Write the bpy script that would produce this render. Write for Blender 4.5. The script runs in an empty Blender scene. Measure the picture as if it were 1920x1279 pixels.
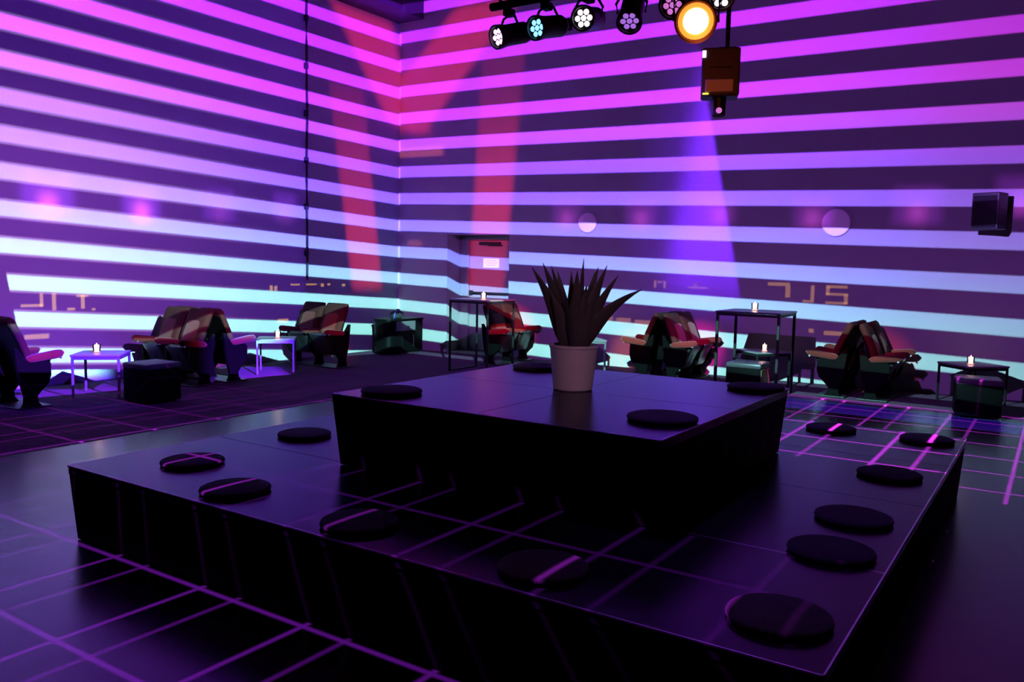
import bpy, bmesh, math, random
from mathutils import Vector, Matrix
random.seed(7)
PI = math.pi
scene = bpy.context.scene
COL = scene.collection

# ------------------------------------------------------------------ camera
F_PX, PITCH, ROLL, YAW, CAM_H = 1557.1, math.radians(5.293), math.radians(1.183), math.radians(33.45), 1.65
cam = bpy.data.cameras.new('camera')
cam.sensor_width = 36.0
cam.lens = F_PX * 36.0 / 1920.0
cam.clip_end = 200
cam_o = bpy.data.objects.new('camera', cam)
COL.objects.link(cam_o)
r0 = Vector((math.cos(YAW), math.sin(YAW), 0)); f0 = Vector((-math.sin(YAW), math.cos(YAW), 0)); u0 = Vector((0, 0, 1))
f1 = f0 * math.cos(PITCH) - u0 * math.sin(PITCH); u1 = u0 * math.cos(PITCH) + f0 * math.sin(PITCH)
r2 = r0 * math.cos(ROLL) + u1 * math.sin(ROLL); u2 = u1 * math.cos(ROLL) - r0 * math.sin(ROLL)
cam_o.matrix_world = Matrix(((r2.x, u2.x, -f1.x, 0), (r2.y, u2.y, -f1.y, 0), (r2.z, u2.z, -f1.z, CAM_H), (0, 0, 0, 1)))
scene.camera = cam_o

# ------------------------------------------------------------------ world, view
world = bpy.data.worlds.new('world'); scene.world = world
world.use_nodes = True
world.node_tree.nodes['Background'].inputs[0].default_value = (0.10, 0.04, 0.25, 1)
world.node_tree.nodes['Background'].inputs[1].default_value = 0.004
vs = scene.view_settings
vs.view_transform = 'Standard'; vs.look = 'None'; vs.gamma = 1.0; vs.use_curve_mapping = False; vs.exposure = 0.0
scene.cycles.use_denoising = True
scene.cycles.max_bounces = 6; scene.cycles.diffuse_bounces = 3; scene.cycles.glossy_bounces = 3
scene.cycles.transparent_max_bounces = 6
scene.cycles.sample_clamp_indirect = 4.0
scene.cycles.caustics_reflective = False; scene.cycles.caustics_refractive = False

# ------------------------------------------------------------------ the room's frame
A = Vector((-10.6, 12.07, 0))                      # the corner of the two projection walls
EB = Vector((0.998345, 0.057513, 0)); NB = Vector((0.057513, -0.998345, 0))   # back wall: direction, normal into the room
EL = Vector((0, -1, 0)); NL = Vector((1, 0, 0))    # left wall
def on_back(s, z, off=0.0): return A + EB * s + NB * off + Vector((0, 0, z))
def on_left(s, z, off=0.0): return A + EL * s + NL * off + Vector((0, 0, z))
ROT_B = math.atan2(EB.y, EB.x)

# ------------------------------------------------------------------ light content: a tiny expression layer over shader nodes
class Ex:
    nt = None
    def __init__(self, v): self.v = v
    @staticmethod
    def m(op, *a, clamp=False):
        n = Ex.nt.nodes.new('ShaderNodeMath'); n.operation = op; n.use_clamp = clamp
        for i, x in enumerate(a):
            if isinstance(x, Ex): Ex.nt.links.new(x.v, n.inputs[i])
            else: n.inputs[i].default_value = float(x)
        return Ex(n.outputs[0])
    def __add__(s, o): return Ex.m('ADD', s, o)
    __radd__ = __add__
    def __mul__(s, o): return Ex.m('MULTIPLY', s, o)
    __rmul__ = __mul__
    def __sub__(s, o): return Ex.m('SUBTRACT', s, o)
    def __rsub__(s, o): return Ex.m('SUBTRACT', o, s)
    def __truediv__(s, o): return Ex.m('DIVIDE', s, o)
    def __rtruediv__(s, o): return Ex.m('DIVIDE', o, s)
def fract(x): return Ex.m('FRACT', x)
def absx(x): return Ex.m('ABSOLUTE', x)
def powx(x, p): return Ex.m('POWER', x, p)
def clampx(x): return Ex.m('ADD', x, 0.0, clamp=True)
def near(x, c, h): return Ex.m('COMPARE', x, c, h)
def gt(x, v): return Ex.m('GREATER_THAN', x, v)
def lt(x, v): return Ex.m('LESS_THAN', x, v)
def smooth(x, a, b):
    n = Ex.nt.nodes.new('ShaderNodeMapRange'); n.interpolation_type = 'SMOOTHSTEP'; n.clamp = True
    lo, hi, to0, to1 = (a, b, 0.0, 1.0) if a < b else (b, a, 1.0, 0.0)
    Ex.nt.links.new(x.v, n.inputs[0])
    for i, q in ((1, lo), (2, hi), (3, to0), (4, to1)): n.inputs[i].default_value = q
    return Ex(n.outputs[0])
class Dir:                                          # the direction a ray leaves the lamp, world space
    def __init__(self):
        g = Ex.nt.nodes.new('ShaderNodeNewGeometry'); self.s = g.outputs['Incoming']
        sp = Ex.nt.nodes.new('ShaderNodeSeparateXYZ'); Ex.nt.links.new(self.s, sp.inputs[0])
        self.x, self.y, self.z = (Ex(o) for o in sp.outputs)
    def dot(self, v):
        n = Ex.nt.nodes.new('ShaderNodeVectorMath'); n.operation = 'DOT_PRODUCT'
        Ex.nt.links.new(self.s, n.inputs[0]); n.inputs[1].default_value = tuple(v)
        return Ex(n.outputs['Value'])
def ramp(x, lo, hi, stops):
    n = Ex.nt.nodes.new('ShaderNodeValToRGB'); e = n.color_ramp.elements
    while len(e) > 1: e.remove(e[-1])
    for i, (p, c) in enumerate(stops):
        q = (p - lo) / (hi - lo)
        if i == 0: e[0].position = q; el = e[0]
        else: el = e.new(q)
        el.color = (*c, 1)
    f = (x - lo) / (hi - lo)
    Ex.nt.links.new(f.v, n.inputs[0])
    return n.outputs[0]
def vscale(col, x):
    n = Ex.nt.nodes.new('ShaderNodeVectorMath'); n.operation = 'SCALE'
    if isinstance(col, tuple): n.inputs[0].default_value = col
    else: Ex.nt.links.new(col, n.inputs[0])
    if isinstance(x, Ex): Ex.nt.links.new(x.v, n.inputs['Scale'])
    else: n.inputs['Scale'].default_value = x
    return n.outputs[0]
def vadd(*cs):
    out = cs[0]
    for c in cs[1:]:
        n = Ex.nt.nodes.new('ShaderNodeVectorMath'); n.operation = 'ADD'
        Ex.nt.links.new(out, n.inputs[0]); Ex.nt.links.new(c, n.inputs[1]); out = n.outputs[0]
    return out
def spot(name, P, target, angle, energy, color=(1, 1, 1), blend=0.0, size=0.01, content=None):
    l = bpy.data.lights.new(name, 'SPOT')
    l.energy = energy; l.color = color; l.spot_size = math.radians(angle); l.spot_blend = blend; l.shadow_soft_size = size
    o = bpy.data.objects.new(name, l); COL.objects.link(o)
    o.location = P
    o.rotation_euler = (Vector(target) - Vector(P)).to_track_quat('-Z', 'Y').to_euler()
    if content:
        l.use_nodes = True; Ex.nt = l.node_tree
        em = Ex.nt.nodes['Emission']
        c = content(Vector(P))
        Ex.nt.links.new(c, em.inputs['Color']); em.inputs['Strength'].default_value = 1.0
    return o
def wall_hit(D, P, e, n):
    nd = D.dot(n)
    t = n.dot(A - P) / nd
    return nd, e.dot(P - A) + t * D.dot(e), P.z + t * D.z
def trapezoid(s, z, z0, z1, b0, b1, t0, t1, soft=0.15, zsoft=0.25):
    f = (z - z0) / (z1 - z0)
    lo = b0 + f * (t0 - b0); hi = b1 + f * (t1 - b1)
    return smooth(s - lo, -soft, soft) * smooth(hi - s, -soft, soft) * smooth(z, z0 - zsoft, z0 + zsoft) * smooth(z, z1 + zsoft, z1 - zsoft)

STRIPE_COL = [(-3, (.60, .03, 1.0)), (1, (.66, .035, 1.0)), (3.2, (.76, .06, 1.0)), (4.2, (.66, .09, 1.0)), (5.2, (.40, .11, 1.0)), (6.2, (.35, .15, 1.0)), (7.2, (.36, .25, 1.0)),
              (8.2, (.34, .40, 1.0)), (9.2, (.36, .72, .98)), (10.2, (.36, .90, .90)), (11.2, (.34, .92, .84)), (12.4, (.30, .90, .82)), (12.9, (.10, .02, .9)), (14.0, (.18, .03, .9)), (16, (.1, .02, .5))]
PJ = Vector((-2.9, 4.4, 3.7))
GAIN_POW = -2.5
def blue_boost(col, k, w=1.0):                             # the picture is far brighter in blue than the eye of a camera can hold
    n = Ex.nt.nodes.new('ShaderNodeVectorMath'); n.operation = 'MULTIPLY'
    c = Ex.nt.nodes.new('ShaderNodeCombineXYZ'); c.inputs[0].default_value = 1; c.inputs[1].default_value = 1
    Ex.nt.links.new((1 + smooth(k, 10.2, 7.5) * 1.3 * w).v, c.inputs[2])
    Ex.nt.links.new(col, n.inputs[0]); Ex.nt.links.new(c.outputs[0], n.inputs[1])
    return n.outputs[0]
def stripe_wave(k, half, soft=.018):
    h = absx(fract(k - .205 + .5) - .5)
    return smooth(h, half + soft, half - soft)
def left_content(P):
    D = Dir(); nd, s, z = wall_hit(D, P, EL, NL)
    k = D.dot((-4.7337656987, 0.2629656534, -17.8127450852)) / D.dot((-0.9899652041, 0.1392864972, -0.0238362414))
    ok = lt(nd, -.05) * gt(s, -.02) * smooth(k, -1.9, -1.6) * lt(s, 8.8)
    low = gt(k, 12.62)                              # below the wall the picture runs on across the floor
    cut = 1 - gt(k, 9.93) * gt(s + (k - 10) * .07, 7.08) * (1 - low)
    wave = stripe_wave(k, .205) * (1 - low) * cut + low * lt(k, 14.1) * 4.2 * (smooth(s, 5.7, 6.2) + smooth(s, 2.9, 3.3) * smooth(s, 5.0, 4.6))
    col = blue_boost(ramp(k, -3, 16, STRIPE_COL), k)
    left = smooth(s, 2.33, 2.37)
    far = smooth(s, 2.2, 7.2) * smooth(z, 6.2, 2.8)
    halo = stripe_wave(k, .27, .012) * far * (1 - low) * cut
    dark = vadd(vscale((.014, .003, .045), 1 - low), vscale((.014, .002, .08), left * (1 - low)), vscale((.10, .022, .19), far * (1 - low) * smooth(z, 4.6, 2.2)))
    pic = vadd(vscale(col, wave), vscale((.26, .15, .30), halo), dark)
    return vscale(pic, ok * powx(absx(nd), GAIN_POW))
def back_content(P):
    D = Dir(); nd, s, z = wall_hit(D, P, EB, NB)
    k = D.dot((-0.0262988144, 4.3177083769, -15.2154633037)) / D.dot((0.0275679710, 0.9990602262, -0.0334465439))
    ok = lt(nd, -.05) * gt(s, -.02) * smooth(k, -1.9, -1.6) * lt(s, 11.6)
    low = gt(k, 12.75)
    wave = stripe_wave(k, .205) * (1 - low) + low * lt(k, 13.9) * 2.2 * smooth(s, 6.9, 7.5)
    col = blue_boost(ramp(k, -3, 16, STRIPE_COL), k, smooth(s, 9.8, 5.5))
    dim = smooth(s, 11.0, 5.5) * .42 + .58
    dark = vadd(vscale((.024, .006, .050), 1 - low), vscale((.022, .004, .04), smooth(z, 3.5, 1.0) * (1 - low)))
    pic = vadd(vscale(col, wave * dim), dark)
    return vscale(pic, ok * powx(absx(nd), GAIN_POW))
spot('projector_light_left_wall', PJ, (-10.6, 7.0, 2.5), 150, 7400, content=left_content)
spot('projector_light_back_wall', PJ, (-5.0, 12.3, 2.5), 150, 7400, content=back_content)

# grid projected on to the floor and the stage from above
def grid_content(x0, y0, xr, yr, px, py, col, base, hole, w=.014):
    def f(P):
        D = Dir(); t = (-P.z) / D.z
        x = P.x + t * D.x; y = P.y + t * D.y
        gx = (x - x0) / px; gy = (y - y0) / py
        ex, ey = w / px, w / py
        a = absx(fract(gx + .5) - .5); b = absx(fract(gx - .35 + .5) - .5); c = absx(fract(gy + .5) - .5)
        line = smooth(a, ex * 1.3, ex * .6) + smooth(b, ex * 1.3, ex * .6) * .6 + smooth(c, ey * 1.3, ey * .6) * 1.1
        area = smooth(x, xr[0] - .1, xr[0] + .1) * smooth(x, xr[1] + .1, xr[1] - .1) * smooth(y, yr[0] - .05, yr[0] + .05) * smooth(y, yr[1] + .1, yr[1] - .1) * lt(D.z, -.05) * (1 - gt(x, hole[0]) * (gt(y, hole[1]) if hole[2] else lt(y, hole[1])))
        area = area * (1 + lt(x, -.56) * lt(y, 7.0) * (0.0 if hole[2] else 4.0))
        return vadd(vscale(col, clampx(line) * area), vscale(base, area * smooth(x, -6.9, -7.3)))
    return f
spot('projector_light_floor_grid', (-4.0, 1.6, 4.2), (-4.0, 1.6, 0), 150, 6500, content=grid_content(-4.25, 2.51, (-9.8, -0.3), (0.2, 11.5), .745, .715, (.34, .02, .58), (.010, .0008, .020), (-5.0, 3.75, True)))
spot('projector_light_floor_grid_far', (-.5, 9.0, 4.4), (-.5, 9.0, 0), 150, 16000, content=grid_content(-.99, 5.22, (-3.4, 1.2), (5.1, 11.2), .745, .66, (.60, .03, .66), (0, 0, 0), (-.52, 6.85, False)))

# red beams crossing in the corner, from the red heads on the bar
RED = (1.0, .03, .05)
def red_left(P):
    D = Dir(); nd, s, z = wall_hit(D, P, EL, NL)
    ok = lt(nd, -.05) * gt(s, 0) * lt(s, 4)
    pil = trapezoid(s, z, 1.15, 4.7, .47, 1.23, .98, 1.82, .07, .12) * (smooth(z, 5.2, 1.6) * .8 + .2)
    dia = trapezoid(s, z, 4.2, 6.0, -.45, .28, .25, 1.78, .14, .12)
    m = clampx(pil + dia) * ok * powx(absx(nd), GAIN_POW)
    return vscale(RED, m)
def red_back(P):
    D = Dir(); nd, s, z = wall_hit(D, P, EB, NB)
    ok = lt(nd, -.05) * gt(s, 0) * lt(s, 4)
    pil = trapezoid(s, z, 1.2, 5.3, 1.60, 2.33, 1.82, 2.68, .08, .15) * (smooth(z, 5.0, 2.6) * .75 + .25)
    dia = trapezoid(s, z, 4.1, 6.2, -.9, .62, 1.25, 2.6, .16, .15)
    dia2 = trapezoid(s, z, 4.0, 5.2, .3, .75, -.6, .3, .12, .12) * .6
    ora = trapezoid(s, z, 3.60, 3.78, -.3, 1.0, -.3, 1.0, .06, .03) * .7 + trapezoid(s, z, 1.95, 2.05, .2, .55, .22, .52, .05, .06) * .5
    g = ok * powx(absx(nd), GAIN_POW)
    return vadd(vscale(RED, clampx(pil + dia + dia2) * g), vscale((1.0, .16, .04), ora * g))
spot('red_beam_left_wall', (-2.9, 4.5, 3.5), on_left(1.0, 3.5), 70, 2700, content=red_left)
spot('red_beam_back_wall', (-2.9, 4.5, 3.5), on_back(1.6, 3.5), 70, 2700, content=red_back)

# soft violet squares and yellow lettering thrown on to the walls
def letters(s, z, rects, soft=None):
    out = None
    for a, b, c, d in rects:
        m = near(s, (a + b) / 2, abs(b - a) / 2) * near(z, (c + d) / 2, abs(d - c) / 2)
        out = m if out is None else out + m
    return out
def squares(s, z, cs):
    sq = None; hot = None
    for c, h, w in cs:
        m = smooth(absx(s - c), w + .1, w - .1) * smooth(absx(z - h), w * .85 + .1, w * .85 - .1)
        q = powx(smooth(absx(s - c), .26, 0) * smooth(absx(z - h + .1), .3, 0), 1.5)
        sq = m if sq is None else sq + m
        hot = q if hot is None else hot + q
    return sq, hot
def extras_left(P):
    D = Dir(); nd, s, z = wall_hit(D, P, EL, NL)
    g = lt(nd, -.05) * powx(absx(nd), GAIN_POW)
    sq, hot = squares(s, z, [(6.56, 2.38, .32), (5.30, 2.36, .27)])
    sq2, hot2 = squares(s, z, [(4.03, 2.44, .27), (2.78, 2.50, .24)])
    gl = letters(s, z, [(6.93, 6.66, 1.00, 1.035), (6.70, 6.66, 1.0, 1.17), (6.55, 6.50, .95, 1.17), (6.18, 6.13, .96, 1.14), (6.24, 6.08, 1.11, 1.14),
                        (6.36, 6.26, .94, .975), (6.04, 5.99, .93, .96), (6.90, 6.60, .60, .66), (3.10, 3.04, 1.14, 1.23), (3.01, 2.95, 1.14, 1.22),
                        (2.67, 2.47, 1.225, 1.25), (2.33, 2.10, 1.225, 1.25), (2.0, 1.93, 1.20, 1.25), (1.85, 1.78, 1.22, 1.25), (1.50, 1.42, 1.20, 1.24), (2.95, 2.72, .62, .68)])
    return vadd(vscale((.12, .02, .42), (sq + sq2 * .5) * g), vscale((.75, .09, .45), (hot + hot2 * .12) * g), vscale((.42, .22, .02), gl * g))
def extras_back(P):
    D = Dir(); nd, s, z = wall_hit(D, P, EB, NB)
    g = lt(nd, -.05) * powx(absx(nd), GAIN_POW)
    sq, hot = squares(s, z, [(3.55, 2.52, .27), (4.88, 2.51, .27), (6.16, 2.54, .25), (7.52, 2.49, .27), (8.88, 2.56, .30), (10.1, 2.66, .30)])
    gl = letters(s, z, [(6.93, 7.25, 1.41, 1.46), (7.19, 7.26, 1.24, 1.41), (7.55, 7.60, 1.18, 1.43), (7.44, 7.55, 1.18, 1.215), (7.76, 8.05, 1.40, 1.44), (7.76, 7.81, 1.30, 1.42),
                        (7.76, 8.06, 1.295, 1.33), (8.01, 8.06, 1.18, 1.31), (7.76, 8.06, 1.17, 1.205), (7.76, 8.03, .72, .78), (7.55, 7.62, .74, .80)])
    g2 = letters(s, z, [(4.51, 4.77, .72, .81), (4.83, 5.13, .70, .79), (4.20, 4.45, .74, .82), (5.70, 6.02, 1.33, 1.355), (5.14, 5.18, 1.32, 1.44), (5.30, 5.34, 1.32, 1.43), (5.20, 5.28, 1.40, 1.43), (5.80, 5.84, 1.35, 1.42)])
    return vadd(vscale((.06, .006, .12), sq * g), vscale((.20, .02, .18), hot * g), vscale((.22, .10, .02), gl * g), vscale((.20, .085, .045), g2 * g))
spot('projector_light_lettering_left', PJ, on_left(4.5, 1.8), 70, 7400, content=extras_left)
spot('projector_light_lettering_back', PJ, on_back(7.0, 1.8), 90, 7400, content=extras_back)

# a violet wall washer above the picture, grazing the plaster
def washer_content(P):
    D = Dir(); nd, s_, z = wall_hit(D, P, EB, NB)
    t = NB.dot(A - P) / nd
    f = (z - 2.25) / (4.8 - 2.25)
    lo = 5.32 + f * .38; hi = 6.32 + f * -.54
    m = (smooth(s_ - lo, -.12, .5) * .8 + smooth(s_ - lo, -.9, .4) * .2) * smooth(hi - s_, -.03, .06) * smooth(z, .7, 2.1) * (smooth(z, 5.6, 3.6) * .6 + .4)
    return vscale((.11, .012, .62), m * lt(nd, -.01) * t * t / absx(nd))
spot('violet_wall_washer', on_back(5.72, 6.3, 1.1), on_back(5.86, 3.0, 0), 80, 230, size=.02, content=washer_content)
# the red heads on the bar that light the seats
for nm, tgt, ang, e, c in (('red_spot_corner_seats', (-7.7, 11.5, .68), 7, 7500, (1, .01, .03)),
                           ('magenta_spot_middle_seats', (-4.5, 11.6, .70), 6.5, 4200, (1, .01, .45)),
                           ('red_spot_wall_seats', (-9.3, 9.3, .55), 6, 2600, (1, .01, .02)),
                           ('red_spot_side_seats', (-9.3, 7.0, .6), 8.5, 1800, (1, .07, .05)),
                           ('orange_spot_near_seats', (-5.25, 11.1, .75), 7, 2400, (1, .22, .06)),
                           ('red_spot_right_seats', (-2.2, 11.5, .75), 8, 1700, (1, .05, .04))):
    spot(nm, (-2.7, 4.5, 3.5), tgt, ang, e, color=c, blend=.9, size=.04)
spot('blue_spot_left_tables', (-4.6, 4.0, 3.6), (-9.6, 5.2, .2), 24, 600, color=(.10, .02, 1), blend=.5, size=.05)
spot('added_fill_on_plant', (2.2, -1.2, 4.2), (-2.545, 4.56, 1.25), 9.5, 330, color=(1, .50, .85), blend=.8, size=.06)  # unseen lamp added to fill the plant and pot from the front
spot('violet_spot_right_edge', (-2.0, 3.9, 2.9), (-.2, 3.5, .2), 70, 60, color=(.25, .08, 1), blend=.8, size=.05)

# ------------------------------------------------------------------ materials
MAT = {}
def mat(name, col, rough=.6, metal=0.0, spec=.5, noise=0.0, nscale=8.0, bump=0.0, bscale=60.0, emit=None, estr=1.0, trans=0.0, sheen=0.0):
    m = bpy.data.materials.new(name); m.use_nodes = True
    nt = m.node_tree; b = nt.nodes['Principled BSDF']
    b.inputs['Base Color'].default_value = (*col, 1); b.inputs['Roughness'].default_value = rough; b.inputs['Metallic'].default_value = metal
    b.inputs['Specular IOR Level'].default_value = spec
    if sheen: b.inputs['Sheen Weight'].default_value = sheen
    if trans: b.inputs['Transmission Weight'].default_value = trans
    if emit: b.inputs['Emission Color'].default_value = (*emit, 1); b.inputs['Emission Strength'].default_value = estr
    tc = nt.nodes.new('ShaderNodeTexCoord')
    if noise:
        n = nt.nodes.new('ShaderNodeTexNoise'); n.inputs['Scale'].default_value = nscale; n.inputs['Detail'].default_value = 4
        nt.links.new(tc.outputs['Object'], n.inputs['Vector'])
        mx = nt.nodes.new('ShaderNodeMix'); mx.data_type = 'RGBA'
        mx.inputs[6].default_value = tuple(c * (1 - noise) for c in col) + (1,)
        mx.inputs[7].default_value = tuple(min(1, c * (1 + noise)) for c in col) + (1,)
        nt.links.new(n.outputs['Fac'], mx.inputs[0]); nt.links.new(mx.outputs[2], b.inputs['Base Color'])
    if bump:
        n2 = nt.nodes.new('ShaderNodeTexNoise'); n2.inputs['Scale'].default_value = bscale; n2.inputs['Detail'].default_value = 3
        nt.links.new(tc.outputs['Object'], n2.inputs['Vector'])
        bp = nt.nodes.new('ShaderNodeBump'); bp.inputs['Strength'].default_value = bump; bp.inputs['Distance'].default_value = .01
        nt.links.new(n2.outputs['Fac'], bp.inputs['Height']); nt.links.new(bp.outputs[0], b.inputs['Normal'])
    MAT[name] = m
    return m
mat('plaster', (.34, .34, .34), .85, noise=.05, nscale=3, bump=.35, bscale=45)
mat('black_paint', (.012, .012, .014), .7, noise=.1)
mat('ceiling_black', (.02, .02, .022), .9, noise=.1)
mat('dance_floor', (.030, .029, .040), .25, spec=.38, noise=.15, nscale=2.5)
mat('carpet', (.085, .035, .075), .95, spec=.1, noise=.25, nscale=30, bump=.5, bscale=220)
mat('deck', (.009, .0085, .013), .24, spec=.08, noise=.15, nscale=3)
mat('skirt', (.0032, .0032, .0035), .85, spec=.08, noise=.2, nscale=6, bump=.15, bscale=18)
mat('aluminium', (.55, .55, .58), .35, metal=1.0, noise=.06)
mat('trim_metal', (.50, .40, .50), .5, noise=.06)
mat('felt', (.042, .036, .042), .98, spec=.1, noise=.2, nscale=60, bump=.5, bscale=180, sheen=.1)
mat('red_fabric', (.085, .009, .007), .85, spec=.2, noise=.15, nscale=25, bump=.25, bscale=200, sheen=.15)
mat('dark_red_fabric', (.032, .006, .005), .88, spec=.2, noise=.15, nscale=25, bump=.25, bscale=200)
mat('seat_shell', (.010, .011, .012), .30, spec=.4, noise=.15, nscale=6)
mat('chair_frame', (.0014, .0014, .0015), .6, spec=.04, noise=.15, nscale=5)
mat('table_top', (.16, .15, .17), .28, spec=.5, noise=.05)
mat('table_top_dark', (.035, .030, .035), .32, spec=.5, noise=.05)
mat('steel_leg', (.32, .32, .34), .35, metal=.8, noise=.05)
mat('dark_leg', (.007, .007, .008), .5, spec=.2, noise=.05)
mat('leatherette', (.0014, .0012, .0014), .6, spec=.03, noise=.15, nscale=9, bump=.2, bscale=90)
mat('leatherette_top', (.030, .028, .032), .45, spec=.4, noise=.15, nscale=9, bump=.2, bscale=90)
mat('pouf_warm_lit', (.16, .09, .05), .5, spec=.4, noise=.15, nscale=9, bump=.2, bscale=90)  # warm light on one pouf side, put into the colour
mat('pot_white', (.62, .56, .58), .55, noise=.05, nscale=12)
mat('soil', (.015, .010, .008), .95, noise=.4, nscale=40, bump=.8, bscale=70)
mat('agave', (.070, .062, .055), .5, spec=.35, noise=.25, nscale=14, bump=.1, bscale=60)
mat('door_paint', (.30, .28, .28), .55, noise=.05)
mat('dark_metal', (.03, .03, .033), .4, metal=.6, noise=.08)
mat('paper', (.80, .80, .80), .8, noise=.03)
mat('print_ink', (.35, .33, .33), .8, noise=.05)
mat('disc_white', (.85, .82, .82), .5, noise=.03)
mat('speaker_black', (.016, .016, .018), .5, noise=.1)
mat('speaker_grille', (.006, .006, .006), .9, noise=.3, nscale=90, bump=.6, bscale=400)
mat('cabinet_black', (.0022, .0022, .0026), .4, spec=.08, noise=.1)
mat('cabinet_panel', (.10, .105, .11), .35, spec=.5, noise=.08)
mat('bag_cloth', (.012, .012, .016), .8, noise=.2, nscale=20, bump=.3, bscale=120)
mat('bag_strap', (.05, .06, .35), .6, noise=.1)
mat('candle_wax_glow', (.9, .6, .5), .6, emit=(1.0, .52, .46), estr=3.2, noise=.03)  # emission stands in for candlelight glowing through wax and cup
mat('flame', (1, .7, .3), .6, emit=(1.0, .72, .45), estr=14, noise=.03)
mat('projector_grey', (.09, .08, .08), .5, noise=.08)
mat('lamp_body', (.012, .012, .014), .45, noise=.1)
mat('lamp_orange', (1, .4, .1), .5, emit=(1.0, .16, .02), estr=2.4, noise=.02)
mat('lamp_orange_core', (1, .8, .4), .5, emit=(1.0, .75, .32), estr=5, noise=.02)
for nm, c, s in (('led_pink', (1, .55, 1), 2.2), ('led_cyan', (.2, .55, 1), 2.2), ('led_white', (1, .86, 1), 2.6), ('led_violet', (.5, .2, .95), .7), ('led_magenta', (.75, .2, .75), .8), ('led_bright', (1, .85, .95), 3.0), ('led_yellow', (1, .85, .1), 1.5), ('led_status', (1, .8, .95), 2.0)):
    mat(nm, c, .5, emit=c, estr=s, noise=.02)
# glass: see-through with a sheen
g = bpy.data.materials.new('glass'); g.use_nodes = True; nt = g.node_tree
nt.nodes.remove(nt.nodes['Principled BSDF'])
tr = nt.nodes.new('ShaderNodeBsdfTransparent'); gl = nt.nodes.new('ShaderNodeBsdfGlossy'); gl.inputs['Roughness'].default_value = .08
fr = nt.nodes.new('ShaderNodeFresnel'); mx = nt.nodes.new('ShaderNodeMixShader'); tr.inputs[0].default_value = (.95, .9, .92, 1)
nt.links.new(fr.outputs[0], mx.inputs[0]); nt.links.new(tr.outputs[0], mx.inputs[1]); nt.links.new(gl.outputs[0], mx.inputs[2]); nt.links.new(mx.outputs[0], nt.nodes['Material Output'].inputs[0])
MAT['glass'] = g

# ------------------------------------------------------------------ mesh helpers
def new_bm(): return bmesh.new()
def box(bm, c, d, rz=0.0, bevel=0.0, seg=2, rot=None):
    r = bmesh.ops.create_cube(bm, size=1.0)['verts']
    bmesh.ops.scale(bm, vec=d, verts=r)
    if bevel:
        es = list({e for v in r for e in v.link_edges})
        q = bmesh.ops.bevel(bm, geom=es, offset=bevel, segments=seg, profile=.5, affect='EDGES')
        r = list({v for f in q['faces'] for v in f.verts} | {v for v in r if v.is_valid})
    M = Matrix.Translation(Vector(c)) @ (rot if rot is not None else Matrix.Rotation(rz, 4, 'Z'))
    bmesh.ops.transform(bm, matrix=M, verts=r)
    return r
def cyl(bm, p0, p1, r0, r1=None, seg=20, caps=True):
    p0, p1 = Vector(p0), Vector(p1); r1 = r0 if r1 is None else r1
    q = (p1 - p0).to_track_quat('Z', 'Y').to_matrix()
    a = []; b = []
    for i in range(seg):
        t = 2 * PI * i / seg; v = Vector((math.cos(t), math.sin(t), 0))
        a.append(bm.verts.new(p0 + q @ (v * r0))); b.append(bm.verts.new(p1 + q @ (v * r1)))
    for i in range(seg): bm.faces.new((a[i], a[(i + 1) % seg], b[(i + 1) % seg], b[i]))
    if caps: bm.faces.new(a[::-1]); bm.faces.new(b)
def tube(bm, pts, r, seg=10):
    pts = [Vector(p) for p in pts]; rings = []
    for i, p in enumerate(pts):
        d = (pts[min(i + 1, len(pts) - 1)] - pts[max(i - 1, 0)]).normalized()
        q = d.to_track_quat('Z', 'Y').to_matrix()
        rings.append([bm.verts.new(p + q @ Vector((math.cos(2 * PI * k / seg) * r, math.sin(2 * PI * k / seg) * r, 0))) for k in range(seg)])
    for a, b in zip(rings, rings[1:]):
        for k in range(seg): bm.faces.new((a[k], a[(k + 1) % seg], b[(k + 1) % seg], b[k]))
    bm.faces.new(rings[0][::-1]); bm.faces.new(rings[-1])
def lathe(bm, prof, seg=32, c=(0, 0, 0)):
    c = Vector(c); rings = []
    for r, z in prof:
        if r < 1e-5: rings.append([bm.verts.new(c + Vector((0, 0, z)))])
        else: rings.append([bm.verts.new(c + Vector((r * math.cos(2 * PI * k / seg), r * math.sin(2 * PI * k / seg), z))) for k in range(seg)])
    for a, b in zip(rings, rings[1:]):
        for k in range(seg):
            if len(a) == 1 and len(b) == 1: continue
            if len(a) == 1: bm.faces.new((a[0], b[(k + 1) % seg], b[k])) if False else bm.faces.new((a[0], b[k], b[(k + 1) % seg]))
            elif len(b) == 1: bm.faces.new((a[k], a[(k + 1) % seg], b[0]))
            else: bm.faces.new((a[k], a[(k + 1) % seg], b[(k + 1) % seg], b[k]))
def prism(bm, poly, y0, y1, bevel=0.0):
    a = [bm.verts.new((x, y0, z)) for x, z in poly]; b = [bm.verts.new((x, y1, z)) for x, z in poly]
    n = len(poly); fs = [bm.faces.new(a), bm.faces.new(b[::-1])]
    for i in range(n): fs.append(bm.faces.new((a[i], b[i], b[(i + 1) % n], a[(i + 1) % n])))
    if bevel:
        es = list({e for f in fs[:2] for e in f.edges})
        bmesh.ops.bevel(bm, geom=es, offset=bevel, segments=2, profile=.5, affect='EDGES')
def mesh_of(name, bm, m, smooth_ang=.33):
    bmesh.ops.recalc_face_normals(bm, faces=bm.faces)
    me = bpy.data.meshes.new(name); bm.to_mesh(me); bm.free()
    me.materials.append(MAT[m])
    me.shade_smooth(); me.set_sharp_from_angle(angle=smooth_ang)
    return me
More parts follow.
